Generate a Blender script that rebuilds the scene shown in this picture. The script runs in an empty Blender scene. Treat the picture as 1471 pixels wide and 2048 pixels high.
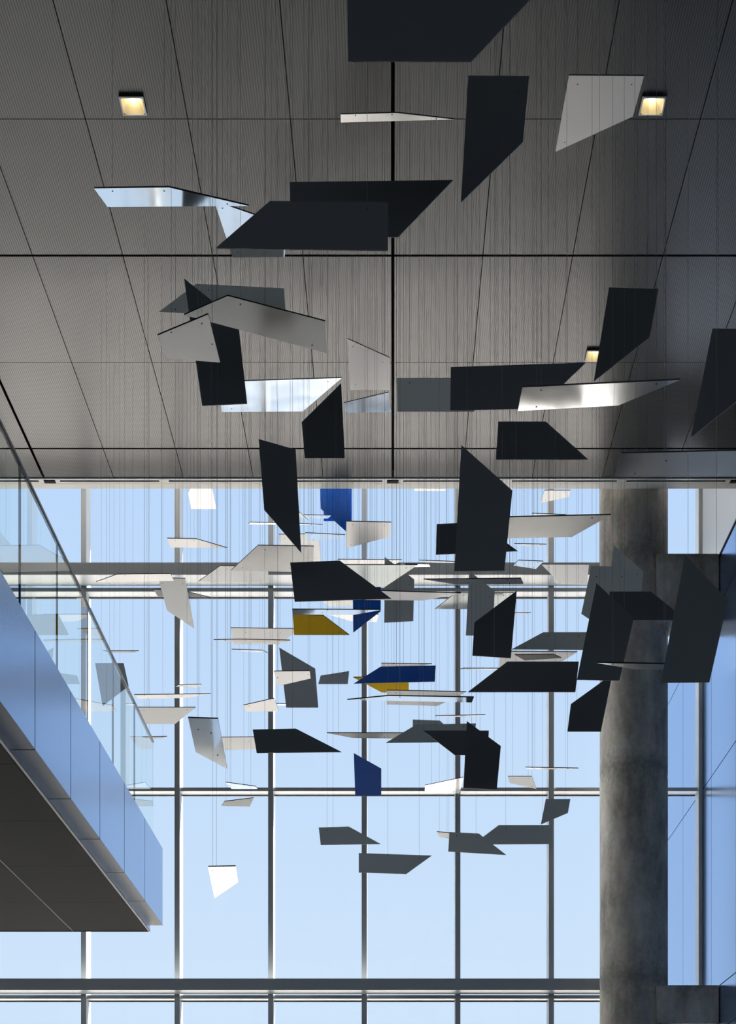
import bpy, bmesh, math, random
from mathutils import Vector
R = math.radians
random.seed(7)
S = bpy.context.scene
COL = S.collection

# ------------------------------------------------------------------ camera
# level camera with a strong upward lens shift (architectural shift lens)
FPX, VX, VY = 3000.0, 785.0, 2485.0        # focal length and vanishing point, px of a 1471x2048 frame
cam = bpy.data.cameras.new('camera'); camo = bpy.data.objects.new('camera', cam); COL.objects.link(camo)
camo.rotation_euler = (R(90), 0, 0)
cam.sensor_fit = 'HORIZONTAL'; cam.sensor_width = 36.0; cam.lens = FPX / 1471 * 36.0
cam.shift_x = -(VX - 735.5) / 1471; cam.shift_y = (VY - 1024) / 1471
cam.clip_start = 0.1; cam.clip_end = 2000
S.camera = camo

# ------------------------------------------------------------------ sky, sun, exposure
w = bpy.data.worlds.new('world'); S.world = w; w.use_nodes = True
nt = w.node_tree; nt.nodes.clear()
tc = nt.nodes.new('ShaderNodeTexCoord'); sx = nt.nodes.new('ShaderNodeSeparateXYZ')
rmp = nt.nodes.new('ShaderNodeValToRGB'); bg = nt.nodes.new('ShaderNodeBackground'); wo = nt.nodes.new('ShaderNodeOutputWorld')
nt.links.new(tc.outputs['Generated'], sx.inputs[0]); nt.links.new(sx.outputs['Z'], rmp.inputs[0])
e = rmp.color_ramp.elements
e[0].position = 0.0; e[0].color = (0.66, 0.80, 0.98, 1)
e[1].position = 1.0; e[1].color = (0.16, 0.33, 0.76, 1)
x = rmp.color_ramp.elements.new(0.17); x.color = (0.64, 0.80, 0.985, 1)
x = rmp.color_ramp.elements.new(0.45); x.color = (0.51, 0.70, 0.975, 1)
nt.links.new(rmp.outputs[0], bg.inputs[0]); bg.inputs[1].default_value = 1.0
nt.links.new(bg.outputs[0], wo.inputs[0])

SUN_EL, SUN_AZ = 50, 64                      # azimuth from straight out of the window towards the right
sd = Vector((math.cos(R(SUN_EL)) * math.sin(R(SUN_AZ)), math.cos(R(SUN_EL)) * math.cos(R(SUN_AZ)), math.sin(R(SUN_EL))))
sun = bpy.data.lights.new('sun', 'SUN'); sun.energy = 35.0; sun.angle = R(0.53); sun.color = (1.0, 0.95, 0.88)
suno = bpy.data.objects.new('sun', sun); COL.objects.link(suno); suno.location = (60, 60, 80)
suno.rotation_euler = sd.to_track_quat('Z', 'Y').to_euler()

vs = S.view_settings
vs.view_transform = 'Standard'; vs.look = 'None'; vs.gamma = 1.0; vs.use_curve_mapping = False
vs.exposure = 0.0

# ------------------------------------------------------------------ materials
def mat(name, color, rough=0.5, metal=0.0, spec=0.5, coat=0.0, noise=None, emit=None):
    m = bpy.data.materials.new(name); m.use_nodes = True
    n = m.node_tree; p = n.nodes['Principled BSDF']
    p.inputs['Base Color'].default_value = (*color, 1); p.inputs['Roughness'].default_value = rough
    p.inputs['Metallic'].default_value = metal; p.inputs['Specular IOR Level'].default_value = spec
    p.inputs['Coat Weight'].default_value = coat
    if emit:
        p.inputs['Emission Color'].default_value = (*emit[0], 1); p.inputs['Emission Strength'].default_value = emit[1]
    if noise:                               # (scale, colour variation, roughness variation)
        t = n.nodes.new('ShaderNodeNewGeometry'); nz = n.nodes.new('ShaderNodeTexNoise')
        nz.inputs['Scale'].default_value = noise[0]; nz.inputs['Detail'].default_value = 5
        n.links.new(t.outputs['Position'], nz.inputs['Vector'])
        mx = n.nodes.new('ShaderNodeMix'); mx.data_type = 'RGBA'
        mx.inputs[6].default_value = (*[c * (1 - noise[1]) for c in color], 1)
        mx.inputs[7].default_value = (*[min(1, c * (1 + noise[1])) for c in color], 1)
        n.links.new(nz.outputs['Fac'], mx.inputs[0]); n.links.new(mx.outputs[2], p.inputs['Base Color'])
        if noise[2]:
            mr = n.nodes.new('ShaderNodeMapRange')
            mr.inputs[3].default_value = max(0.02, rough - noise[2]); mr.inputs[4].default_value = rough + noise[2]
            n.links.new(nz.outputs['Fac'], mr.inputs[0]); n.links.new(mr.outputs[0], p.inputs['Roughness'])
    return m

def glass(name, tint, ior=1.5, gain=1.0):
    m = bpy.data.materials.new(name); m.use_nodes = True; n = m.node_tree; n.nodes.clear()
    o = n.nodes.new('ShaderNodeOutputMaterial'); mx = n.nodes.new('ShaderNodeMixShader')
    tr = n.nodes.new('ShaderNodeBsdfTransparent'); gl = n.nodes.new('ShaderNodeBsdfGlossy'); fr = n.nodes.new('ShaderNodeFresnel')
    tr.inputs[0].default_value = (*tint, 1); gl.inputs['Roughness'].default_value = 0.0; gl.inputs[0].default_value = (gain, gain, gain, 1)
    fr.inputs[0].default_value = ior
    gg = n.nodes.new('ShaderNodeNewGeometry'); iv = n.nodes.new('ShaderNodeMath'); iv.operation = 'SUBTRACT'; iv.inputs[0].default_value = 1.0
    ml = n.nodes.new('ShaderNodeMath'); ml.operation = 'MULTIPLY'; n.links.new(gg.outputs['Backfacing'], iv.inputs[1])
    n.links.new(fr.outputs[0], ml.inputs[0]); n.links.new(iv.outputs[0], ml.inputs[1])       # one reflection per pane, on the face the ray enters
    n.links.new(ml.outputs[0], mx.inputs[0]); n.links.new(tr.outputs[0], mx.inputs[1]); n.links.new(gl.outputs[0], mx.inputs[2])
    n.links.new(mx.outputs[0], o.inputs[0]); return m

def stripe_mat(name, ca, cb, period):
    """fine ribbed / perforated metal ceiling sheet: narrow light and dark lines running away from the viewer"""
    m = bpy.data.materials.new(name); m.use_nodes = True; n = m.node_tree; p = n.nodes['Principled BSDF']
    g = n.nodes.new('ShaderNodeNewGeometry'); s = n.nodes.new('ShaderNodeSeparateXYZ'); n.links.new(g.outputs['Position'], s.inputs[0])
    a = n.nodes.new('ShaderNodeMath'); a.operation = 'MULTIPLY'; a.inputs[1].default_value = 2 * math.pi / period
    n.links.new(s.outputs['X'], a.inputs[0])
    b = n.nodes.new('ShaderNodeMath'); b.operation = 'SINE'; n.links.new(a.outputs[0], b.inputs[0])
    r = n.nodes.new('ShaderNodeMapRange'); r.inputs[1].default_value = -0.5; r.inputs[2].default_value = 0.5; n.links.new(b.outputs[0], r.inputs[0])
    mx = n.nodes.new('ShaderNodeMix'); mx.data_type = 'RGBA'; mx.inputs[6].default_value = (*ca, 1); mx.inputs[7].default_value = (*cb, 1)
    n.links.new(r.outputs[0], mx.inputs[0])
    n.nodes.remove(p); gl = n.nodes.new('ShaderNodeBsdfGlossy'); gl.inputs['Roughness'].default_value = 0.26
    df = n.nodes.new('ShaderNodeBsdfDiffuse'); sc = n.nodes.new('ShaderNodeVectorMath'); sc.operation = 'SCALE'; sc.inputs[3].default_value = 0.7
    n.links.new(mx.outputs[2], gl.inputs[0]); n.links.new(mx.outputs[2], sc.inputs[0]); n.links.new(sc.outputs[0], df.inputs[0])
    ad = n.nodes.new('ShaderNodeAddShader'); n.links.new(gl.outputs[0], ad.inputs[0]); n.links.new(df.outputs[0], ad.inputs[1])
    n.links.new(ad.outputs[0], n.nodes['Material Output'].inputs[0])
    return m

def concrete_mat(name, c):
    m = bpy.data.materials.new(name); m.use_nodes = True; n = m.node_tree; p = n.nodes['Principled BSDF']
    g = n.nodes.new('ShaderNodeNewGeometry')
    mp = n.nodes.new('ShaderNodeMapping'); mp.inputs['Scale'].default_value = (2.0, 2.0, 0.85); n.links.new(g.outputs['Position'], mp.inputs[0])
    n1 = n.nodes.new('ShaderNodeTexNoise'); n1.inputs['Scale'].default_value = 1.0; n1.inputs['Detail'].default_value = 9; n1.inputs['Roughness'].default_value = 0.65
    n.links.new(mp.outputs[0], n1.inputs['Vector'])
    n2 = n.nodes.new('ShaderNodeTexNoise'); n2.inputs['Scale'].default_value = 14; n2.inputs['Detail'].default_value = 6
    n.links.new(g.outputs['Position'], n2.inputs['Vector'])
    r1 = n.nodes.new('ShaderNodeValToRGB'); r1.color_ramp.elements[0].position = 0.32; r1.color_ramp.elements[1].position = 0.7
    r1.color_ramp.elements[0].color = (*[v * 0.5 for v in c], 1); r1.color_ramp.elements[1].color = (*[v * 1.5 for v in c], 1)
    n.links.new(n1.outputs['Fac'], r1.inputs[0])
    mx = n.nodes.new('ShaderNodeMix'); mx.data_type = 'RGBA'; mx.blend_type = 'OVERLAY'; mx.inputs[0].default_value = 0.35
    sp = n.nodes.new('ShaderNodeSeparateXYZ'); n.links.new(g.outputs['Position'], sp.inputs[0])
    off = n.nodes.new('ShaderNodeMath'); off.operation = 'SUBTRACT'; off.inputs[1].default_value = 0.93; n.links.new(sp.outputs['Z'], off.inputs[0])
    pp = n.nodes.new('ShaderNodeMath'); pp.operation = 'PINGPONG'; pp.inputs[1].default_value = 1.84; n.links.new(off.outputs[0], pp.inputs[0])
    wob = n.nodes.new('ShaderNodeMath'); wob.operation = 'MULTIPLY_ADD'; wob.inputs[1].default_value = 0.5; n.links.new(n2.outputs['Fac'], wob.inputs[0]); n.links.new(pp.outputs[0], wob.inputs[2])
    bd = n.nodes.new('ShaderNodeMapRange'); bd.inputs[1].default_value = 0.22; bd.inputs[2].default_value = 0.55; bd.inputs[3].default_value = 0.55; bd.inputs[4].default_value = 0.0
    n.links.new(wob.outputs[0], bd.inputs[0])                      # rough dark bands at the pour lines
    dk = n.nodes.new('ShaderNodeMix'); dk.data_type = 'RGBA'; dk.inputs[7].default_value = (*[v * 0.35 for v in c], 1)
    n.links.new(bd.outputs[0], dk.inputs[0]); n.links.new(r1.outputs[0], dk.inputs[6])
    n.links.new(dk.outputs[2], mx.inputs[6]); n.links.new(n2.outputs['Color'], mx.inputs[7]); n.links.new(mx.outputs[2], p.inputs['Base Color'])
    # formwork lift lines: thin rough bands every 3.5 m
    p.inputs['Roughness'].default_value = 0.75; p.inputs['Specular IOR Level'].default_value = 0.3
    bp = n.nodes.new('ShaderNodeBump'); bp.inputs['Strength'].default_value = 0.25; bp.inputs['Distance'].default_value = 0.03
    n.links.new(n2.outputs['Fac'], bp.inputs['Height']); n.links.new(bp.outputs[0], p.inputs['Normal'])
    return m

def frosted_mat(name, c):
    m = bpy.data.materials.new(name); m.use_nodes = True; n = m.node_tree; p = n.nodes['Principled BSDF']
    p.inputs['Base Color'].default_value = (*c, 1); p.inputs['Roughness'].default_value = 0.25
    t = n.nodes.new('ShaderNodeBsdfTranslucent'); t.inputs[0].default_value = (*c, 1)
    mx = n.nodes.new('ShaderNodeMixShader'); mx.inputs[0].default_value = 0.45
    n.links.new(p.outputs[0], mx.inputs[1]); n.links.new(t.outputs[0], mx.inputs[2])
    n.links.new(mx.outputs[0], n.nodes['Material Output'].inputs[0]); return m

M = {
    'tile': stripe_mat('ceiling_sheet', (0.056, 0.0565, 0.057), (0.084, 0.0845, 0.085), 0.03),
    'void': mat('ceiling_void', (0.004, 0.004, 0.005), 0.9, spec=0.1),
    'head': mat('head_trim', (0.62, 0.60, 0.56), 0.5),
    'frame': mat('window_frame', (0.50, 0.53, 0.545), 0.35, metal=0.0, spec=0.5),
    'black': mat('black_gasket', (0.006, 0.006, 0.008), 0.6),
    'pane': glass('window_glass', (0.985, 0.99, 0.995), 1.25),
    'rail_glass': glass('balustrade_glass', (0.93, 0.97, 0.96), 1.42),
    'rail': mat('rail_cap', (0.10, 0.11, 0.13), 0.3, metal=0.8),
    'cladding': mat('metal_cladding', (0.26, 0.43, 0.72), 0.22, metal=1.0, noise=(0.7, 0.03, 0.03)),
    'return': mat('bronze_return', (0.085, 0.08, 0.08), 0.4, metal=0.5),
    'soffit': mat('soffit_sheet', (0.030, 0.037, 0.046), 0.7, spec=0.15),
    'edge_trim': mat('soffit_edge', (0.62, 0.58, 0.54), 0.4),
    'concrete': concrete_mat('concrete', (0.48, 0.45, 0.40)),
    'plaster': frosted_mat('frosted_glass', (0.80, 0.84, 0.88)),
    'wall': mat('painted_wall', (0.30, 0.30, 0.30), 0.7),
    'floor': mat('terrazzo_floor', (0.17, 0.168, 0.165), 0.35, noise=(6, 0.08, 0.05)),
    'ground': mat('added_paving', (0.58, 0.545, 0.51), 0.9, noise=(0.15, 0.12, 0)),
    'added_bed': mat('added_bed_dark', (0.068, 0.070, 0.066), 0.95, noise=(1.5, 0.4, 0)),
    'added_dim_ground': mat('added_rear_dim_ground', (0.045, 0.047, 0.052), 0.95),
    'lamp_frame': mat('lamp_frame', (0.62, 0.62, 0.62), 0.4),
    'lamp_gold': mat('lamp_reflector', (0.84, 0.76, 0.55), 0.4),
    'lamp_glow': mat('lamp_source', (1, 0.9, 0.7), 0.5, emit=((1.0, 0.87, 0.64), 17.0)),
    # hanging panels; charcoal to white stand in for reflections on one satin metal
    'char': mat('dark_reflection_tone', (0.072, 0.079, 0.084), 0.45, spec=0.35),
    'slate': mat('grey_reflection_tone', (0.72, 0.74, 0.69), 0.38, spec=0.5),
    'pale': mat('pale_reflection_tone', (0.84, 0.85, 0.83), 0.4),
    'white': mat('bright_reflection_tone', (0.86, 0.83, 0.80), 0.35),
    'mirror': mat('polished_aluminium', (0.80, 0.82, 0.83), 0.10, metal=1.0, noise=(2.5, 0.05, 0.05)),
    'satin': mat('satin_aluminium', (0.25, 0.255, 0.255), 0.24, metal=1.0, noise=(2.0, 0.08, 0.06)),
    'blue': mat('cobalt_lacquer', (0.002, 0.16, 0.80), 0.25, spec=0.5),
    'ochre': mat('ochre_lacquer', (0.80, 0.50, 0.03), 0.6, spec=0.0),
    'edge': mat('shaded_panel_edge', (0.012, 0.013, 0.016), 0.5, spec=0.3),  # sides coloured dark for the shade on edges facing the interior
    'wire': mat('steel_wire', (0.16, 0.165, 0.17), 0.4, metal=0.5),
    'stop': mat('wire_stop', (0.03, 0.03, 0.03), 0.4),
}

# ------------------------------------------------------------------ mesh helpers
def me_box(name, x0, x1, y0, y1, z0, z1, m, bevel=0):
    bm = bmesh.new(); bmesh.ops.create_cube(bm, size=1)
    for v in bm.verts:
        v.co = Vector(((x0 + x1) / 2 + v.co.x * (x1 - x0), (y0 + y1) / 2 + v.co.y * (y1 - y0), (z0 + z1) / 2 + v.co.z * (z1 - z0)))
    if bevel: bmesh.ops.bevel(bm, geom=bm.edges[:], offset=bevel, segments=1, affect='EDGES')
    me = bpy.data.meshes.new(name); bm.to_mesh(me); bm.free(); me.materials.append(M[m]); return me
def link(name, me, parent=None, loc=(0, 0, 0)):
    o = bpy.data.objects.new(name, me); COL.objects.link(o); o.location = loc
    if parent: o.parent = parent
    return o
def box(name, x0, x1, y0, y1, z0, z1, m, parent=None, bevel=0):
    return link(name, me_box(name, x0, x1, y0, y1, z0, z1, m, bevel), parent)
def empty(name, loc=(0, 0, 0)):
    o = bpy.data.objects.new(name, None); COL.objects.link(o); o.location = loc; o.empty_display_size = 0.2; return o
def tag(o, label, cat, group=None):
    o['label'] = label; o['category'] = cat
    if group: o['group'] = group
    return o
def struct(o, label=None):
    o['kind'] = 'structure'
    if label: o['label'] = label
    return o
def P(x, y, d):                              # the point at distance d along the view axis seen at a pixel
    return Vector(((x - VX) / FPX * d, d, (VY - y) / FPX * d))

FLOOR, CEIL = -1.65, 13.0
YM, YG = 27.30, 27.60                        # inner face of the mullions, glass
XL, XR, YB = -15.4, 11.85, -14.0             # room extents
YBED = 43.0                                  # unseen dark bed added outside, then bright paving, to grade the ceiling light
XW = 5.64                                    # face of the clad wall on the right

# ------------------------------------------------------------------ shell
struct(box('floor', XL, XR, YB, YG, FLOOR - 0.3, FLOOR, 'floor'), 'pale terrazzo floor of the atrium')
struct(box('added_dark_bed', -300, 300, YG + 0.05, YBED, FLOOR - 0.5, FLOOR - 0.15, 'added_bed'), 'unseen dark bed added outside the glass wall, dims the ceiling bounce')
struct(box('added_ground_outside', -300, 300, YBED, 500, FLOOR - 0.5, FLOOR - 0.15, 'ground'), 'unseen pale paving added outside the glass wall to bounce light up')
struct(box('wall_left', XL - 0.3, XL, YB, YG, FLOOR, 15.6, 'wall'), 'plain side wall of the atrium')
struct(box('added_ground_behind', -300, 300, -300, YB - 0.3, FLOOR - 0.5, FLOOR - 0.15, 'added_dim_ground'), 'unseen dark ground added behind the viewer, keeps bounce off the ceiling')  # added dark ground, so little light bounces up through the rear glazing
wb = struct(empty('fill_window'), 'unseen glass wall added behind the viewer to let in fill light')  # unseen glazing added so skylight fills the surfaces facing the camera
for k in range(10):
    xa = XL + k * (XR - XL) / 9
    box('mullion', xa - 0.05, xa + 0.05, YB - 0.3, YB, FLOOR, CEIL + 0.3, 'frame', wb)
    if k < 9:
        xb = XL + (k + 1) * (XR - XL) / 9
        for z0, z1 in ((FLOOR, 2.9), (3.0, 7.9), (8.0, CEIL + 0.3)): box('pane', xa + 0.05, xb - 0.05, YB - 0.2, YB - 0.19, z0, z1, 'pane', wb)  # panes of the added fill window
struct(box('wall_far_right', XR, XR + 0.3, YB, YG, FLOOR, 15.6, 'wall'), 'plain wall above the clad volume')

# ceiling: black void plus individual sheets with open joints
TW, TL = 1.185, 2.401
Y0 = 24.56                                   # a wide transverse joint
ROOF = 15.6                                  # the glass runs up past the ceiling edge into a taller slot
ceil = struct(box('ceiling', XL, XR, YB, 25.85, CEIL + 0.30, CEIL + 0.55, 'void'), 'grey ribbed metal panel ceiling with black joints')
LX, LYS = 2.5 * TW, {(2, 17.12), (2, 21.95), (-3, 17.12)}
tile_cache = {}
def tile_mesh(w_, l_, hole=None):
    k = (round(w_, 4), round(l_, 4), hole)
    if k in tile_cache: return tile_cache[k]
    bm = bmesh.new(); t = 0.025
    if not hole:
        bmesh.ops.create_cube(bm, size=1)
        for v in bm.verts: v.co = Vector((v.co.x * w_, v.co.y * l_, (v.co.z + 0.5) * t))
    else:
        hx, hy, hs = hole
        o4 = [(-w_/2, -l_/2), (w_/2, -l_/2), (w_/2, l_/2), (-w_/2, l_/2)]
        i4 = [(hx - hs, hy - hs), (hx + hs, hy - hs), (hx + hs, hy + hs), (hx - hs, hy + hs)]
        V = {(r, z): [bm.verts.new((p[0], p[1], z)) for p in pts] for r, pts in (('o', o4), ('i', i4)) for z in (0, t)}
        for k2 in range(4):
            j = (k2 + 1) % 4
            bm.faces.new((V['o', 0][j], V['o', 0][k2], V['i', 0][k2], V['i', 0][j]))
            bm.faces.new((V['o', t][k2], V['o', t][j], V['i', t][j], V['i', t][k2]))
            bm.faces.new((V['o', 0][k2], V['o', 0][j], V['o', t][j], V['o', t][k2]))
            bm.faces.new((V['i', 0][j], V['i', 0][k2], V['i', t][k2], V['i', t][j]))
    bmesh.ops.recalc_face_normals(bm, faces=bm.faces)
    me = bpy.data.meshes.new('ceiling_sheet'); bm.to_mesh(me); bm.free(); me.materials.append(M['tile'])
    tile_cache[k] = me; return me
THIN, WIDE = 0.011, 0.044
def half_gap(i): return (WIDE if i % 5 == 0 else THIN) / 2
LIGHTS = [(-LX, 17.12), (LX, 17.12), (LX, 21.95)]
HS = 0.142
for i in range(-13, 10):
    xa, xb = i * TW + half_gap(i), (i + 1) * TW - half_gap(i + 1)
    for j in range(-7, 1):                   # row j lies between joints Y0+j*TL and Y0+(j+1)*TL
        ga = (WIDE if j % 2 == 0 else THIN) / 2; gb = (WIDE if (j + 1) % 2 == 0 else THIN) / 2
        ya, yb = Y0 + j * TL + ga, Y0 + (j + 1) * TL - gb
        if j == 0: yb = 25.50
        hole = None
        for lx, ly in LIGHTS:
            if xa < lx < xb and ya < ly < yb: hole = (round(lx - (xa + xb) / 2, 4), round(ly - (ya + yb) / 2, 4), HS)
        link('ceiling_panel', tile_mesh(xb - xa, yb - ya, hole), ceil, ((xa + xb) / 2, (ya + yb) / 2, CEIL))
box('ceiling_sheet', XL, XR, YB, Y0 - 7 * TL - 0.02, CEIL, CEIL + 0.025, 'tile', ceil)
# edge zone at the glass: dark line, slot diffusers, pale head plate
box('edge_profile', XL, XR, 25.505, 25.535, CEIL - 0.015, CEIL + 0.03, 'frame', ceil)
box('head_plate', XL, XR, 25.685, 25.86, CEIL - 0.005, CEIL + 0.03, 'head', ceil)
box('slot_face', XL, XR, 25.82, 25.86, CEIL + 0.03, ROOF, 'head', ceil)
box('slot_roof', XL, XR, 25.82, YG + 1.15, ROOF, ROOF + 0.3, 'head', ceil)
SEG = 1.952
for k in range(-6, 5):
    xa, xb = k * SEG, (k + 1) * SEG
    if k % 3 == 0: xa += 0.10
    if (k + 1) % 3 == 0: xb -= 0.10
    d = empty('slot_diffuser', ((xa + xb) / 2, 25.61, CEIL))
    nm = {-6: 'first linear slot diffuser at the far left of the ceiling edge', -5: 'linear slot diffuser above the left end of the glass wall',
          -4: 'linear slot diffuser over the outer left bays', -3: 'slot diffuser starting right of the left black ceiling joint',
          -2: 'slot diffuser above the bright white tilted panel at left', -1: 'slot diffuser ending at the left side of the central black joint',
          0: 'slot diffuser starting right of the central black joint', 1: 'slot diffuser between the tallest charcoal panel and the concrete column',
          2: 'slot diffuser above the concrete column', 3: 'slot diffuser above the pale corner panel', 4: 'slot diffuser at the far right of the ceiling edge'}[k]
    tag(d, nm, 'air diffuser', 'linear slot diffusers along the ceiling edge')
    L = (xb - xa) / 2
    def part(n, *a): 
        return box(n, *a, d)
    part('frame', -L, L, -0.072, -0.035, -0.004, 0.02, 'head'); part('frame', -L, L, 0.022, 0.072, -0.004, 0.02, 'head')
    part('end_cap', -L, -L + 0.08, -0.035, 0.022, -0.004, 0.02, 'head'); part('end_cap', L - 0.08, L, -0.035, 0.022, -0.004, 0.02, 'head')
    part('slot', -L + 0.08, L - 0.08, -0.035, 0.022, 0.012, 0.02, 'black')

# ------------------------------------------------------------------ downlights
def downlight(x, y, label):
    d = empty('downlight', (x, y, CEIL)); tag(d, label, 'ceiling light', 'square recessed downlights')
    zf = -0.036; o_ = HS - 0.004; i_ = HS - 0.020
    bm = bmesh.new()
    V = [[bm.verts.new((sx_ * r, sy_ * r, z)) for sx_, sy_ in ((-1, -1), (1, -1), (1, 1), (-1, 1))] for r, z in ((o_, zf), (i_, zf), (i_, zf + 0.012), (o_, zf + 0.012))]
    for a in range(4):
        for q in range(4):
            j = (q + 1) % 4; b = (a + 1) % 4
            bm.faces.new((V[a][q], V[a][j], V[b][j], V[b][q]))
    bmesh.ops.recalc_face_normals(bm, faces=bm.faces)
    me = bpy.data.meshes.new('frame'); bm.to_mesh(me); bm.free(); me.materials.append(M['lamp_frame']); link('frame', me, d)
    for xa, xb, ya, yb in ((-o_, o_, -o_, -o_ + 0.006), (-o_, o_, o_ - 0.006, o_), (-o_, -o_ + 0.006, -o_ + 0.006, o_ - 0.006), (o_ - 0.006, o_, -o_ + 0.006, o_ - 0.006)):
        box('housing', xa, xb, ya, yb, zf + 0.012, 0.02, 'black', d)
    # reflector: square mouth blending to a round top
    bm = bmesh.new(); n = 32; rings = []
    for s in range(7):
        t = s / 6; z = zf + 0.004 + 0.135 * t; ring = []
        for q in range(n):
            a = 2 * math.pi * (q + 0.5) / n; c, s_ = math.cos(a), math.sin(a)
            k = 1 / max(abs(c), abs(s_)); rs = i_ * (1 - 0.52 * t); rc = i_ * 0.5
            ring.append(bm.verts.new(((rs * k * (1 - t ** 3) + rc * t ** 3) * c, (rs * k * (1 - t ** 3) + rc * t ** 3) * s_, z)))
        rings.append(ring)
    for a in range(6):
        for q in range(n):
            j = (q + 1) % n; bm.faces.new((rings[a][q], rings[a][j], rings[a + 1][j], rings[a + 1][q]))
    me = bpy.data.meshes.new('reflector'); bm.to_mesh(me); bm.free(); me.materials.append(M['lamp_gold']); link('reflector', me, d)
    bm = bmesh.new(); bmesh.ops.create_circle(bm, cap_ends=True, segments=32, radius=i_ * 0.52)
    bmesh.ops.translate(bm, verts=bm.verts, vec=(0, 0, zf + 0.137)); bmesh.ops.reverse_faces(bm, faces=bm.faces)
    me = bpy.data.meshes.new('lamp'); bm.to_mesh(me); bm.free(); me.materials.append(M['lamp_glow']); link('lamp', me, d)
downlight(-LX, 17.12, 'square recessed downlight glowing warm at the upper left of the ceiling')
downlight(LX, 17.12, 'square recessed downlight glowing warm at the upper right, beside a pale tilted panel')
downlight(LX, 21.95, 'smaller glowing downlight half hidden behind a charcoal panel at right')

# ------------------------------------------------------------------ window wall
MS = 187.0 / FPX * YM                        # mullion spacing
MX0 = (728 - VX) / FPX * YM                  # one mullion centre
CX, CY, CR = (1266.5 - VX) / FPX * 26.5, 26.5, 67.3 / FPX * 26.5     # concrete column
MW = 0.094
win = struct(empty('window_1', (0, YM, FLOOR)), 'tall glass curtain wall with slim grey mullions')
win.location = (0, 0, 0)
ks = [k for k in range(-9, 4)]
mxs = [MX0 + k * MS for k in ks if MX0 + k * MS < XW - 0.35]
mull = me_box('mullion', -MW / 2, MW / 2, YM, YG, FLOOR, ROOF, 'frame')
cap = me_box('outer_cap', -MW / 2, MW / 2, YG + 0.012, YG + 0.12, FLOOR, ROOF, 'frame')
for xm in mxs:
    m_ = link('mullion', mull, win, (xm, 0, 0)); link('outer_cap', cap, m_)
box('corner_mullion', XW - 0.075, XW - 0.004, YM, YG, FLOOR, ROOF, 'frame', win)
# horizontal levels: rail (bottom z, top z)
RAILS = [(FLOOR, FLOOR + 0.10), (4.44, 4.505), (8.223, 8.287), (11.855, 11.925), (ROOF - 0.05, ROOF)]
edges = [XL] + mxs + [XW - 0.04]
for a, b in zip(edges[:-1], edges[1:]):
    xa, xb = a + MW / 2 + 0.001, b - MW / 2 - 0.001
    if xb - xa < 0.1: continue
    for z0, z1 in RAILS[1:4]:
        rl = box('transom', xa, xb, YM + 0.02, YG, z0, z1, 'frame', win)
        box('gasket', xa, xb, YG - 0.035, YG - 0.003, z0 - 0.016, z0, 'black', rl)
    for (l0, l1), (u0, u1) in zip(RAILS[:-1], RAILS[1:]):
        box('pane', xa - 0.02, xb + 0.02, YG, YG + 0.010, l1 - 0.015, u0 + 0.015, 'pane', win)
YLG = 26.80
for n_, (z0, z1), lb in (('trim_1', (11.93, 12.15), 'grey horizontal ledge across the upper glass wall'),
                         ('trim_2', (4.51, 4.717), 'grey horizontal ledge across the glass wall near the bottom')):
    t_ = struct(box(n_, XL, CX, YLG, YM - 0.06, z0, z1, 'frame'), lb)
    box('slot', XL, CX, YM - 0.06, YM - 0.005, z0 + 0.02, z1 - 0.02, 'black', t_)

# ------------------------------------------------------------------ clad wall on the right
wr = struct(box('wall_right', XW + 0.003, XR, 2.0, YG + 0.02, FLOOR, 11.83, 'void'), 'wall of blue grey metal cladding on the right')
box('coping', XW - 0.012, XW + 0.5, 2.0, YM - 0.05, 11.84, 11.88, 'black', wr)
HJ = [FLOOR, 0.4, 3.68, 4.44, 8.25, 11.03, 11.835]
VJ = [YM - 0.02, 26.58, 24.66, 22.74, 20.82, 18.90, 16.98, 15.06, 13.14]
G = 0.009
for z0, z1 in zip(HJ[:-1], HJ[1:]):
    for y1, y0 in zip(VJ[:-1], VJ[1:]):
        box('cladding_panel', XW, XW + 0.02, y0 + G, y1 - G, z0 + G, z1 - G, 'cladding', wr)
wx = struct(box('wall_outside', XW + 0.003, XW + 0.6, YG + 0.02, 33.0, FLOOR - 0.15, 11.83, 'void'), 'clad wall continuing outside beyond the glass')
for z0, z1 in zip(HJ[:-1], HJ[1:]):
    for y0, y1 in ((YG + 0.03, 29.17), (29.17, 31.1), (31.1, 33.0)):
        box('cladding_panel', XW, XW + 0.02, y0 + G, y1 - G, z0 + G, z1 - G, 'cladding', wx)
struct(box('wall_corner', XW, XR, YM, YG, 11.84, ROOF, 'plaster'), 'pale grey panel wall above the clad volume')

# ------------------------------------------------------------------ column and beams
bm = bmesh.new(); n = 96
prof = []
z = FLOOR
lifts = [0.9, 4.5, 8.2, 11.9, ROOF]
for zl in lifts[:-1]: prof += [(z, CR), (zl - 0.04, CR), (zl - 0.02, CR - 0.006), (zl + 0.02, CR - 0.006), (zl + 0.04, CR)]; z = zl + 0.05
prof += [(ROOF, CR)]
rings = [[bm.verts.new((r * math.cos(2 * math.pi * q / n), r * math.sin(2 * math.pi * q / n), zz)) for q in range(n)] for zz, r in prof]
for a in range(len(rings) - 1):
    for q in range(n):
        f = bm.faces.new((rings[a][q], rings[a][(q + 1) % n], rings[a + 1][(q + 1) % n], rings[a + 1][q])); f.smooth = True
bm.faces.new(rings[-1])
me = bpy.data.meshes.new('concrete_column'); bm.to_mesh(me); bm.free(); me.materials.append(M['concrete'])
tag(link('concrete_column', me, None, (CX, CY, 0)), 'round grey concrete column rising to the ceiling at right', 'column')
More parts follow.
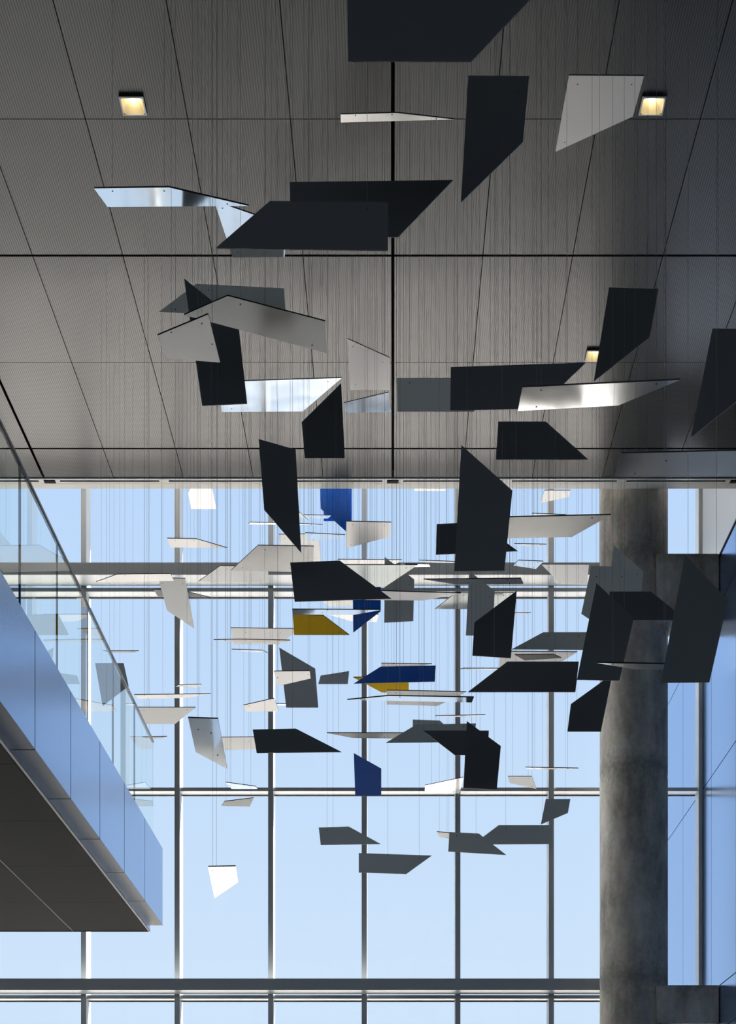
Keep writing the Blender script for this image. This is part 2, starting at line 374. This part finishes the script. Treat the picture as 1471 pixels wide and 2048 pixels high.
for z0, z1, lb in ((10.74, 11.90, 'upper concrete beam joining the column to the clad wall'), (3.79, 4.446, 'lower concrete beam joining the column base to the clad wall')):
    tag(box('concrete_beam', CX + 0.3, XW - 0.01, 25.9, 26.6, z0, z1, 'concrete', None, 0.012), lb, 'beam')

# ------------------------------------------------------------------ balcony on the left
XF, XGB, XS, YE = -2.607, -2.72, -2.748, 17.0
ZFT, ZFB, ZS, ZG = 4.466, 3.598, 3.525, 5.667
bal = empty('balcony', (XF, YE, ZFB)); bal.location = (0, 0, 0)
tag(bal, 'balcony with blue metal fascia, glass balustrade and dark soffit at left', 'balcony')
PW = 0.155e-3 * FPX * 2.607
slab = box('slab', -14.0, XF - 0.003, 1.0, YE - 0.02, ZFB + 0.001, ZFT - 0.001, 'void', bal)
NP = 10
for k in range(NP):
    y1 = YE - k * PW; y0 = y1 - PW
    g0 = 0.0 if k == 0 else 0.009
    box('fascia_panel', XF - 0.025, XF, y0 + 0.009, y1 - g0, ZFB, ZFT, 'cladding', bal)
    box('fascia_return', XS - 0.01, XF - 0.0, y0 + 0.009, y1 - g0, ZFB - 0.004, ZFB, 'return', bal)
    box('fascia_coping', XF - 0.16, XF - 0.001, y0 + 0.009, y1 - g0, ZFT, ZFT + 0.003, 'cladding', bal)
    gl = box('glass_panel', XGB - 0.008, XGB + 0.008, y0 + 0.008, y1 - 0.004, ZFT - 0.08, ZG, 'rail_glass', bal)
    box('glass_edge', XGB - 0.008, XGB + 0.008, y0 + 0.001, y0 + 0.007, ZFT - 0.08, ZG, 'black', gl)
box('handrail_cap', XGB - 0.014, XGB + 0.014, YE - NP * PW, YE + 0.01, ZG, ZG + 0.022, 'rail', bal)
# lowered soffit: side face, pale edge trim, sheets with thin joints
box('soffit_side', XS - 0.01, XS, 1.0, YE, ZS + 0.012, ZFB - 0.004, 'cladding', bal)
box('soffit_edge', XS - 0.02, XS + 0.002, 1.0, YE, ZS, ZS + 0.012, 'edge_trim', bal)
box('soffit_end_trim', -14, XS - 0.02, YE - 0.012, YE, ZS - 0.004, ZFB - 0.004, 'black', bal)
sxs = [XS - 0.022, -3.62, -4.78, -5.94, -7.10, -8.26]
sys_ = [YE - 0.014, 15.55, 14.05, 12.55, 11.05, 9.55, 8.05, 6.55]
for xa, xb in zip(sxs[1:], sxs[:-1]):
    for ya, yb in zip(sys_[1:], sys_[:-1]):
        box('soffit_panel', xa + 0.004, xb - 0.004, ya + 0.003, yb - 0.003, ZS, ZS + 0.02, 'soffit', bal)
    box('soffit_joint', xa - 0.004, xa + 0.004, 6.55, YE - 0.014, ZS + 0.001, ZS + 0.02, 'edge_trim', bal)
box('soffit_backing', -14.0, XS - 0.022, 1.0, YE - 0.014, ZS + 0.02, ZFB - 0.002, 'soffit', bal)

# ------------------------------------------------------------------ hanging panels
# (outline in photo px, distance, tilt (0 upright, 90 lying flat, over 90 far edge raised), yaw, material, label)
PANELS = [
 ([(693,-50),(1105,-50),(942,122),(696,122)], 9.2, 4, 0, 'char', 'large charcoal panel cut off by the top edge of the picture'),
 ([(936,151),(1057,152),(1045,283),(921,404)], 11, 3, -8, 'char', 'tall charcoal panel with slanted bottom left of the pale upper right panel'),
 ([(1137,151),(1287,152),(1265,233),(1110,304)], 13, 97, 10, 'white', 'pale grey panel beside the upper right downlight'),
 ([(681,229),(793,226),(908,239),(681,245)], 12.5, 100, 0, 'satin', 'narrow pale sliver panel crossing the central black joint near the top'),
 ([(188,377),(338,375),(497,412),(215,414)], 10.5, 113, 0, 'mirror', 'long sky blue reflecting panel lying flat at upper left'),
 ([(428,402),(572,452),(569,514),(465,515)], 12.5, 110, 0, 'mirror', 'silver panel mostly hidden behind the wide charcoal panels at upper left'),
 ([(579,364),(905,360),(795,474),(581,474)], 10.6, 4, 0, 'char', 'wide charcoal panel pointing right, behind another wide charcoal panel'),
 ([(539,402),(776,404),(775,501),(431,496)], 9.5, 5, 0, 'char', 'wide charcoal panel pointing left, in front of another at upper middle'),
 ([(317,624),(392,568),(567,577),(572,634)], 13.8, 40, 0, 'slate', 'grey panel with pointed left end rearmost in the left ceiling cluster'),
 ([(368,557),(476,643),(494,807),(404,811)], 12.2, 3, 6, 'char', 'tall dark panel with a peaked top in the left ceiling cluster'),
 ([(368,630),(455,592),(650,643),(653,706)], 11, 93, 0, 'satin', 'long satin grey panel slanting down right across the left cluster'),
 ([(315,671),(416,629),(440,725),(332,717)], 10.4, 97, -8, 'white', 'pale beige panel foremost in the left ceiling cluster'),
 ([(695,678),(779,716),(779,780),(700,780)], 16.5, 94, 0, 'white', 'cream panel with slanted top just left of the central black joint'),
 ([(687,806),(777,785),(782,824),(692,825)], 19.5, 109, 0, 'mirror', 'small sky blue reflecting panel below the cream panel'),
 ([(437,764),(683,756),(605,823),(443,824)], 16, 105, 0, 'mirror', 'mirror bright panel with cloudy reflection behind two charcoal panels'),
 ([(682,766),(689,916),(609,916),(603,844)], 14.5, 2, 0, 'char', 'charcoal panel with steep slanted top right of the mirror panel'),
 ([(517,878),(591,899),(602,1105),(528,1019)], 12, 2, 5, 'char', 'tall charcoal panel hanging across the ceiling edge left of centre'),
 ([(793,756),(985,755),(947,823),(794,823)], 15, 8, 0, 'slate', 'slate grey panel just right of the central black joint'),
 ([(901,734),(1171,725),(1076,816),(900,821)], 11.8, 5, 0, 'char', 'long charcoal panel pointing right behind the brightest mirror strip'),
 ([(1044,775),(1359,760),(1236,811),(1035,822)], 10, 98, 0, 'mirror', 'bright mirror strip with dark reflected bands at right'),
 ([(1217,575),(1316,578),(1298,675),(1187,762)], 13.7, 3, -8, 'char', 'charcoal panel covering half of the third downlight'),
 ([(1424,657),(1520,658),(1503,778),(1381,875)], 11, 3, -8, 'char', 'charcoal panel cut off by the right edge of the picture'),
 ([(996,843),(1091,843),(1176,919),(991,919)], 14, 4, 0, 'char', 'charcoal trapezoid below the brightest mirror strip'),
 ([(1242,907),(1545,900),(1500,953),(1228,954)], 10, 95, 0, 'satin', 'satin metal panel at the right edge just above the glass wall'),
 ([(922,890),(1024,981),(1008,1141),(908,1142)], 10.3, 2, -4, 'char', 'tallest charcoal panel with peaked top right of centre at the ceiling edge'),
 ([(392,955),(421,955),(432,1018),(382,1018),(376,985)], 26.3, 94, 0, 'white', 'bright white five sided panel at the top left of the glass'),
 ([(638,930),(700,930),(700,1070),(641,1017)], 26.2, 0, 0, 'blue', 'deep blue panel highest of the blue ones, under the ceiling edge'),
 ([(607,1030),(662,1031),(655,1037),(613,1037)], 23.2, 104, 0, 'mirror', 'tiny pale blue sliver panel just left of the highest blue panel'),
 ([(646,965),(703,965),(703,1042),(647,1042)], 26.6, 0, 0, 'blue', 'small blue panel hidden behind the highest blue panel'),
 ([(820,955),(893,955),(890,982),(829,982)], 26.4, 91, 0, 'pale', 'pale grey panel foot just showing under the ceiling edge right of centre'),
 ([(692,1043),(782,1045),(780,1073),(691,1097)], 18.5, 97, 0, 'white', 'beige panel overlapping the lower corner of the highest blue panel'),
 ([(500,1045),(570,1046),(645,1050),(496,1049)], 20, 100, 0, 'satin', 'hairline grey sliver panel crossing behind the tall charcoal panel'),
 ([(334,1077),(392,1078),(454,1096),(341,1095)], 20, 99, 0, 'white', 'flat pale panel pointing right in the upper left glass bay'),
 ([(584,1014),(598,1024),(615,1040),(596,1034)], 23.3, 91, 0, 'pale', 'tiny grey pointed panel peeking out right of the tall charcoal panel'),
 ([(557,1069),(636,1068),(642,1124),(566,1122)], 22.6, 91, 0, 'pale', 'pale grey panel behind the brushed trapezoid left of centre'),
 ([(610,1066),(690,1070),(689,1077),(615,1082)], 21.2, 106, 0, 'mirror', 'thin pale blue reflecting panel with a blue edge below the blue panels'),
 ([(462,1141),(516,1091),(627,1093),(626,1145)], 17, 91, 0, 'satin', 'brushed metal trapezoid with cloudy reflections left of centre'),
 ([(397,1163),(440,1132),(535,1134),(538,1166)], 20.6, 91, 0, 'pale', 'pale trapezoid in front of the upper ledge below the brushed trapezoid'),
 ([(192,1164),(234,1149),(341,1148),(348,1162)], 20, 99, 0, 'white', 'faint beige panel with pointed left end in front of the upper ledge'),
 ([(316,1156),(370,1157),(388,1257),(334,1221)], 21.5, 85, 0, 'pale', 'tall pale green grey panel with pointed foot under the upper ledge at left'),
 ([(307,1179),(360,1180),(420,1195),(316,1194)], 21.5, 79, 0, 'white', 'flat white panel crossing the tall pale green grey panel'),
 ([(580,1125),(679,1121),(782,1197),(589,1203)], 12.5, 3, 4, 'char', 'big black panel pointing right in the centre of the glass wall'),
 ([(672,1130),(835,1130),(769,1174),(705,1174)], 17, 90, 0, 'mirror', 'bright polished triangle emerging behind the big black central panel'),
 ([(675,1119),(803,1120),(787,1131),(690,1131)], 22, 99, 0, 'white', 'beige sliver panel above the polished triangle'),
 ([(769,1114),(828,1159),(826,1242),(768,1245)], 18.6, 4, 0, 'slate', 'upright slate panel behind the polished triangle right of centre'),
 ([(800,1128),(857,1129),(860,1133),(828,1134)], 23, 100, 0, 'mirror', 'tiny pale sliver panel in front of the upper ledge beside the polished triangle'),
 ([(725,1181),(921,1187),(848,1201),(730,1200)], 15.5, 99, 0, 'white', 'long flat pinkish white panel pointing right under the upper ledge'),
 ([(705,1168),(761,1170),(761,1222),(706,1265)], 20, 0, 0, 'blue', 'blue panel with pointed foot behind the big black central panel'),
 ([(584,1219),(761,1220),(706,1230),(585,1229)], 16, 104, 0, 'mirror', 'thin white mirror strip just above the darker ochre panel'),
 ([(585,1229),(646,1231),(698,1270),(588,1270)], 19, 86, 0, 'ochre', 'dark ochre panel pointing right below the thin white mirror strip'),
 ([(636,1195),(705,1195),(706,1213),(658,1213)], 23, 91, 0, 'pale', 'small pale panel peeking out below the big black central panel'),
 ([(655,1229),(757,1229),(753,1244),(704,1243)], 22.6, 99, 0, 'white', 'beige panel behind the pointed foot of the central blue panel'),
 ([(873,1048),(955,1044),(1035,1102),(871,1109)], 15, 5, 0, 'char', 'dark panel mostly hidden behind the tallest charcoal panel'),
 ([(960,1036),(1221,1030),(1143,1074),(958,1078)], 12, 94, 0, 'satin', 'long satin grey panel reaching the top of the concrete column'),
 ([(1088,981),(1140,981),(1137,994),(1080,1006)], 22, 97, 0, 'white', 'small white panel at the top of the glass left of the column'),
 ([(1063,1027),(1132,1030),(1112,1032),(1076,1031)], 21, 104, 0, 'satin', 'hairline edge on panel just above the long satin grey panel'),
 ([(1028,1088),(1092,1089),(1080,1092),(1036,1091)], 21, 104, 0, 'satin', 'hairline edge on panel just below the long satin grey panel'),
 ([(838,1121),(925,1124),(906,1126),(850,1125)], 21, 104, 0, 'satin', 'hairline edge on panel left of the tallest charcoal panel foot'),
 ([(1036,1121),(1086,1123),(1071,1138),(1026,1131)], 20, 107, 0, 'mirror', 'small sky reflecting panel on the upper ledge right of centre'),
 ([(1082,1129),(1177,1129),(1173,1170),(1121,1168)], 21, 91, 0, 'pale', 'pale green grey panel in front of the upper ledge left of the column'),
 ([(847,1159),(1041,1157),(1046,1168),(912,1169)], 14, 84, 0, 'slate', 'long thin brown grey panel with pointed left end on the upper ledge'),
 ([(938,1142),(989,1182),(983,1271),(931,1271)], 18, 12, 0, 'slate', 'upright grey panel with wires in front, under the long thin brown grey panel'),
 ([(870,1218),(912,1185),(1027,1186),(1012,1219)], 19.2, 88, 0, 'mirror', 'polished panel with pointed left end behind the upright grey panel'),
 ([(1033,1181),(1021,1316),(944,1311),(948,1245)], 15, 3, -4, 'char', 'charcoal panel with steep slanted top, left of the two stacked slate panels'),
 ([(1018,1226),(1061,1226),(1054,1229),(1022,1229)], 22, 104, 0, 'satin', 'tiny hairline panel right of the steep topped charcoal panel'),
 ([(1023,1299),(1086,1265),(1178,1265),(1172,1300)], 16, 40, 0, 'slate', 'grey trapezoid with pointed left end left of the column'),
 ([(1000,1303),(1154,1304),(1118,1326),(997,1336)], 19, 91, 0, 'pale', 'pale grey panel between the grey trapezoid and the wide charcoal one'),
 ([(1029,1310),(1106,1309),(1122,1316),(1049,1321)], 16.8, 88, 0, 'char', 'small flat dark panel in front of the pale grey panel'),
 ([(1014,1323),(1157,1323),(1150,1384),(935,1384)], 13, 4, 0, 'char', 'wide charcoal panel pointing left beside the concrete column'),
 ([(1192,1166),(1267,1236),(1238,1361),(1153,1359)], 11.6, 2, -6, 'char', 'charcoal panel with peaked top in front of the column'),
 ([(1227,1091),(1286,1143),(1280,1200),(1214,1200)], 17, 5, 0, 'slate', 'slate panel with peaked top highest on the column'),
 ([(1182,1132),(1258,1133),(1240,1280),(1162,1227)], 15.5, 4, 0, 'slate', 'slate panel with flat top at the left edge of the column'),
 ([(1218,1183),(1301,1183),(1372,1240),(1225,1241)], 14, 4, 0, 'char', 'dark grey trapezoid in the middle of the column'),
 ([(1369,1109),(1455,1200),(1418,1364),(1321,1365)], 9.4, 2, -6, 'char', 'largest black upright panel at far right in front of the concrete beam'),
 ([(1193,1326),(1352,1329),(1346,1340),(1271,1339)], 10.6, 103, 0, 'mirror', 'thin pale blue blade shaped panel crossing the column'),
 ([(1224,1348),(1201,1463),(1134,1463),(1141,1408)], 15, 3, -4, 'char', 'charcoal panel with slanted top lowest beside the column'),
 ([(461,1256),(600,1258),(557,1289),(467,1289)], 20.2, 91, 0, 'pale', 'pale grey panel pointing right, left of the dark ochre panel'),
 ([(427,1280),(480,1279),(580,1281),(577,1284),(474,1284)], 18, 96, 0, 'slate', 'thin grey blade panel across the pale grey panel left of the ochre one'),
 ([(463,1299),(525,1301),(535,1306),(500,1304)], 22, 102, 0, 'satin', 'hairline sliver panel below the thin grey blade panel'),
 ([(558,1295),(630,1337),(636,1415),(572,1415)], 18, 4, 0, 'slate', 'upright slate panel with a white panel across its middle'),
 ([(547,1343),(619,1342),(621,1357),(556,1372)], 16.6, 97, 0, 'white', 'small white panel across the upright slate panel'),
 ([(641,1351),(698,1342),(695,1368),(636,1368)], 21, 10, 0, 'slate', 'small blue grey panel right of the upright slate panel'),
 ([(486,1411),(548,1397),(557,1423),(493,1423)], 19, 97, 0, 'white', 'small white tilted panel below left of the upright slate panel'),
 ([(545,1408),(592,1408),(590,1411),(548,1411)], 22.4, 100, 0, 'satin', 'hairline sliver panel behind the foot of the upright slate panel'),
 ([(761,1333),(871,1331),(869,1363),(707,1367)], 17, 3, 0, 'blue', 'wide blue panel pointing left in the middle of the glass wall'),
 ([(762,1327),(863,1328),(838,1334),(762,1334)], 18.6, 91, 0, 'pale', 'thin grey panel along the top of the wide blue panel'),
 ([(706,1355),(817,1353),(817,1385),(763,1385)], 20, 99, 0, 'ochre', 'light ochre panel behind and below the wide blue panel'),
 ([(773,1381),(932,1384),(874,1412),(773,1409)], 18, 91, 0, 'pale', 'pale grey panel behind the long black edged blade right of the ochre one'),
 ([(694,1400),(777,1392),(947,1395),(943,1405)], 13, 102, 0, 'mirror', 'long thin mirror blade with black edge below the light ochre panel'),
 ([(870,1432),(970,1430),(948,1434),(892,1434)], 21, 102, 0, 'satin', 'hairline sliver panel above the dark cluster at lower right'),
 ([(825,1439),(879,1441),(905,1465),(825,1462)], 19.6, 5, 0, 'slate', 'slate panel rearmost in the lower right dark cluster'),
 ([(771,1486),(831,1450),(951,1447),(948,1484)], 16, 30, 0, 'slate', 'grey panel with pointed left end in the lower right dark cluster'),
 ([(845,1461),(977,1461),(975,1510),(909,1510)], 15.7, 6, 0, 'char', 'dark panel with slanted lower left side in the lower right cluster'),
 ([(933,1442),(1001,1492),(993,1579),(926,1576)], 14.5, 2, -3, 'char', 'upright dark panel with peaked top foremost in the lower right cluster'),
 ([(653,1466),(810,1466),(785,1477),(705,1476)], 18, 86, 0, 'satin', 'flat lavender grey panel left of the lower right dark cluster'),
 ([(919,1339),(926,1337),(1012,1337),(1005,1340)], 20, 103, 0, 'satin', 'hairline sliver panel left of the wide charcoal panel beside the column'),
 ([(376,1436),(436,1438),(454,1538),(391,1504)], 11.2, 90, 0, 'mirror', 'upright mirror panel with dark and bright bands at lower left'),
 ([(438,1475),(525,1474),(525,1498),(443,1500)], 21, 91, 0, 'pale', 'pale beige panel between the banded mirror panel and a charcoal one'),
 ([(505,1459),(591,1457),(683,1504),(513,1506)], 13.6, 4, 0, 'char', 'charcoal panel pointing right at lower left of the glass wall'),
 ([(272,1415),(391,1415),(350,1448),(285,1448)], 20, 91, 0, 'pale', 'pale grey trapezoid just right of the balustrade end'),
 ([(268,1390),(421,1388),(370,1396),(278,1398)], 19.2, 99, 0, 'white', 'long thin white blade above the pale grey trapezoid by the balustrade'),
 ([(350,1373),(357,1370),(403,1369),(395,1375)], 22.8, 91, 0, 'pale', 'tiny pale blade panel above the long thin white blade'),
 ([(206,1302),(278,1302),(268,1305),(220,1305)], 22, 104, 0, 'char', 'dark hairline panel crossing the sloping balustrade edge'),
 ([(190,1326),(247,1326),(257,1372),(205,1412)], 21, 5, 0, 'slate', 'slate panel partly behind the balustrade glass'),
 ([(284,1474),(334,1473),(325,1476),(293,1477)], 22, 101, 0, 'char', 'dark hairline panel at the lower end of the balustrade'),
 ([(451,1565),(511,1573),(515,1578),(463,1578)], 20, 99, 0, 'mirror', 'pale blue sliver panel on the thin transom at lower left'),
 ([(449,1603),(507,1596),(499,1613),(443,1612)], 20, 88, 0, 'slate', 'small grey panel just under the thin transom at lower left'),
 ([(707,1506),(762,1537),(762,1592),(710,1592)], 19, 6, 0, 'blue', 'lowest blue panel with slanted top crossing the thin transom'),
 ([(850,1571),(926,1555),(918,1587),(848,1587)], 20, 92, 0, 'mirror', 'peach reflecting panel on the transom left of the foremost dark panel'),
 ([(1050,1535),(1156,1537),(1101,1539),(1056,1538)], 18.1, 100, 0, 'satin', 'hairline blade panel crossing the mullion left of the column'),
 ([(1015,1553),(1063,1553),(1072,1578),(1019,1566)], 21, 91, 0, 'pale', 'small lavender grey panel just above the transom left of the column'),
 ([(1091,1598),(1140,1598),(1135,1626),(1081,1649)], 20, 20, 0, 'slate', 'grey upright panel below the transom left of the column'),
 ([(637,1655),(697,1653),(761,1688),(641,1690)], 18, 5, 0, 'slate', 'slate panel pointing right, leftmost of the lowest row'),
 ([(717,1706),(863,1711),(812,1748),(717,1745)], 16.2, 5, 0, 'slate', 'slate panel with slanted right end, lowest in the middle of the glass'),
 ([(898,1664),(957,1667),(1012,1710),(896,1703)], 17, 5, 0, 'slate', 'slate panel pointing right in front of a slate neighbour at lower right'),
 ([(997,1650),(1105,1650),(1100,1688),(945,1689)], 18.6, 5, 0, 'slate', 'slate panel behind a slate neighbour at lower right beside a mullion'),
 ([(873,1664),(902,1666),(897,1677),(878,1674)], 22, 91, 0, 'pale', 'tiny pale panel left of the lower right slate pair'),
 ([(416,1734),(471,1733),(476,1764),(429,1796)], 12.5, 93, 0, 'mirror', 'silver white panel hanging lowest of all at lower left'),
]
TH = 0.010
bm = bmesh.new(); bmesh.ops.create_cone(bm, cap_ends=False, segments=5, radius1=0.0011, radius2=0.0011, depth=1)
bmesh.ops.translate(bm, verts=bm.verts, vec=(0, 0, 0.5))
wire_me = bpy.data.meshes.new('suspension_wire'); bm.to_mesh(wire_me); bm.free(); wire_me.materials.append(M['wire'])
bm = bmesh.new(); bmesh.ops.create_cone(bm, cap_ends=True, segments=8, radius1=0.0055, radius2=0.0055, depth=0.004)
stop_me = bpy.data.meshes.new('wire_stop'); bm.to_mesh(stop_me); bm.free(); stop_me.materials.append(M['stop'])

GEO = []
for poly, D, tilt, yaw, mt, label in PANELS:
    t, yw = R(tilt), R(yaw)
    nrm = Vector((math.sin(yw) * math.cos(t), -math.cos(yw) * math.cos(t), -math.sin(t)))   # visible face
    c = P(sum(p[0] for p in poly) / len(poly), sum(p[1] for p in poly) / len(poly), D)
    pts = []
    for px, py in poly:
        d = P(px, py, 1.0); pts.append(d * (c.dot(nrm) / d.dot(nrm)) - c)
    GEO.append((c, nrm, pts, tilt, mt, label))
def blocked(me_i, p):
    """does a wire going straight up from p pass through another panel?"""
    for k, (c, nrm, pts, tilt, mt, label) in enumerate(GEO):
        if k == me_i: continue
        W = [c + q for q in pts]
        if max(q.z for q in W) < p.z: continue
        sgn = []
        for a_, b_ in zip(W, W[1:] + W[:1]):         # plan view inside test, with a small margin
            ex, ey = b_.x - a_.x, b_.y - a_.y; ln = math.hypot(ex, ey) or 1e-6
            sgn.append((ex * (p.y - a_.y) - ey * (p.x - a_.x)) / ln)
        if min(sgn) > -0.012 or max(sgn) < 0.012: return True
    return False
for i_p, (c, nrm, pts, tilt, mt, label) in enumerate(GEO):
    bm = bmesh.new()
    A = [bm.verts.new(p) for p in pts]; B = [bm.verts.new(p - nrm * TH) for p in pts]
    f0 = bm.faces.new(A); f1 = bm.faces.new(B[::-1]); n = len(A)
    for q in range(n):
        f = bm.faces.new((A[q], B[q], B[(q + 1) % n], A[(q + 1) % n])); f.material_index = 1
    bmesh.ops.recalc_face_normals(bm, faces=bm.faces)
    me = bpy.data.meshes.new('hanging_panel'); bm.to_mesh(me); bm.free()
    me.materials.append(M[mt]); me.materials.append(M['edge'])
    o = link('hanging_panel', me, None, c)
    tag(o, label, 'hanging panel', 'suspended sculpture panels')
    ctr = sum(pts, Vector()) / n
    order = sorted(range(n), key=lambda q: -pts[q].z)
    if tilt < 25: use = order[:2]
    else: use = [0, 1, max(range(2, n), key=lambda q: (pts[q] - pts[0]).length + (pts[q] - pts[1]).length)]
    for q in use:
        v = ctr - pts[q]; f0_ = min(0.35, 0.09 / max(v.length, 1e-3) + 0.10)
        spots = [pts[q] + v * f_ for f_ in (f0_, 0.5, 0.65, 0.8)] + [pts[q] + (pts[(q + dq) % n] - pts[q]) * f_ + v * 0.12 for f_ in (0.2, 0.35, 0.5) for dq in (1, -1)]
        h = None
        for sp in spots:
            if not blocked(i_p, c + sp): h = sp; break
        if h is None:
            if q != use[0]: continue
            h = spots[0]; print('wire blocked', i_p, label)
        h = h - nrm * TH * 0.5
        wz = link('suspension_wire', wire_me, o, h); wz.scale = (1, 1, (ROOF if c.y > 25.86 else CEIL) - (c.z + h.z))
        st = link('wire_stop', stop_me, o, h + nrm * (TH * 0.5 + 0.001))
        st.rotation_mode = 'QUATERNION'; st.rotation_quaternion = nrm.to_track_quat('Z', 'Y')
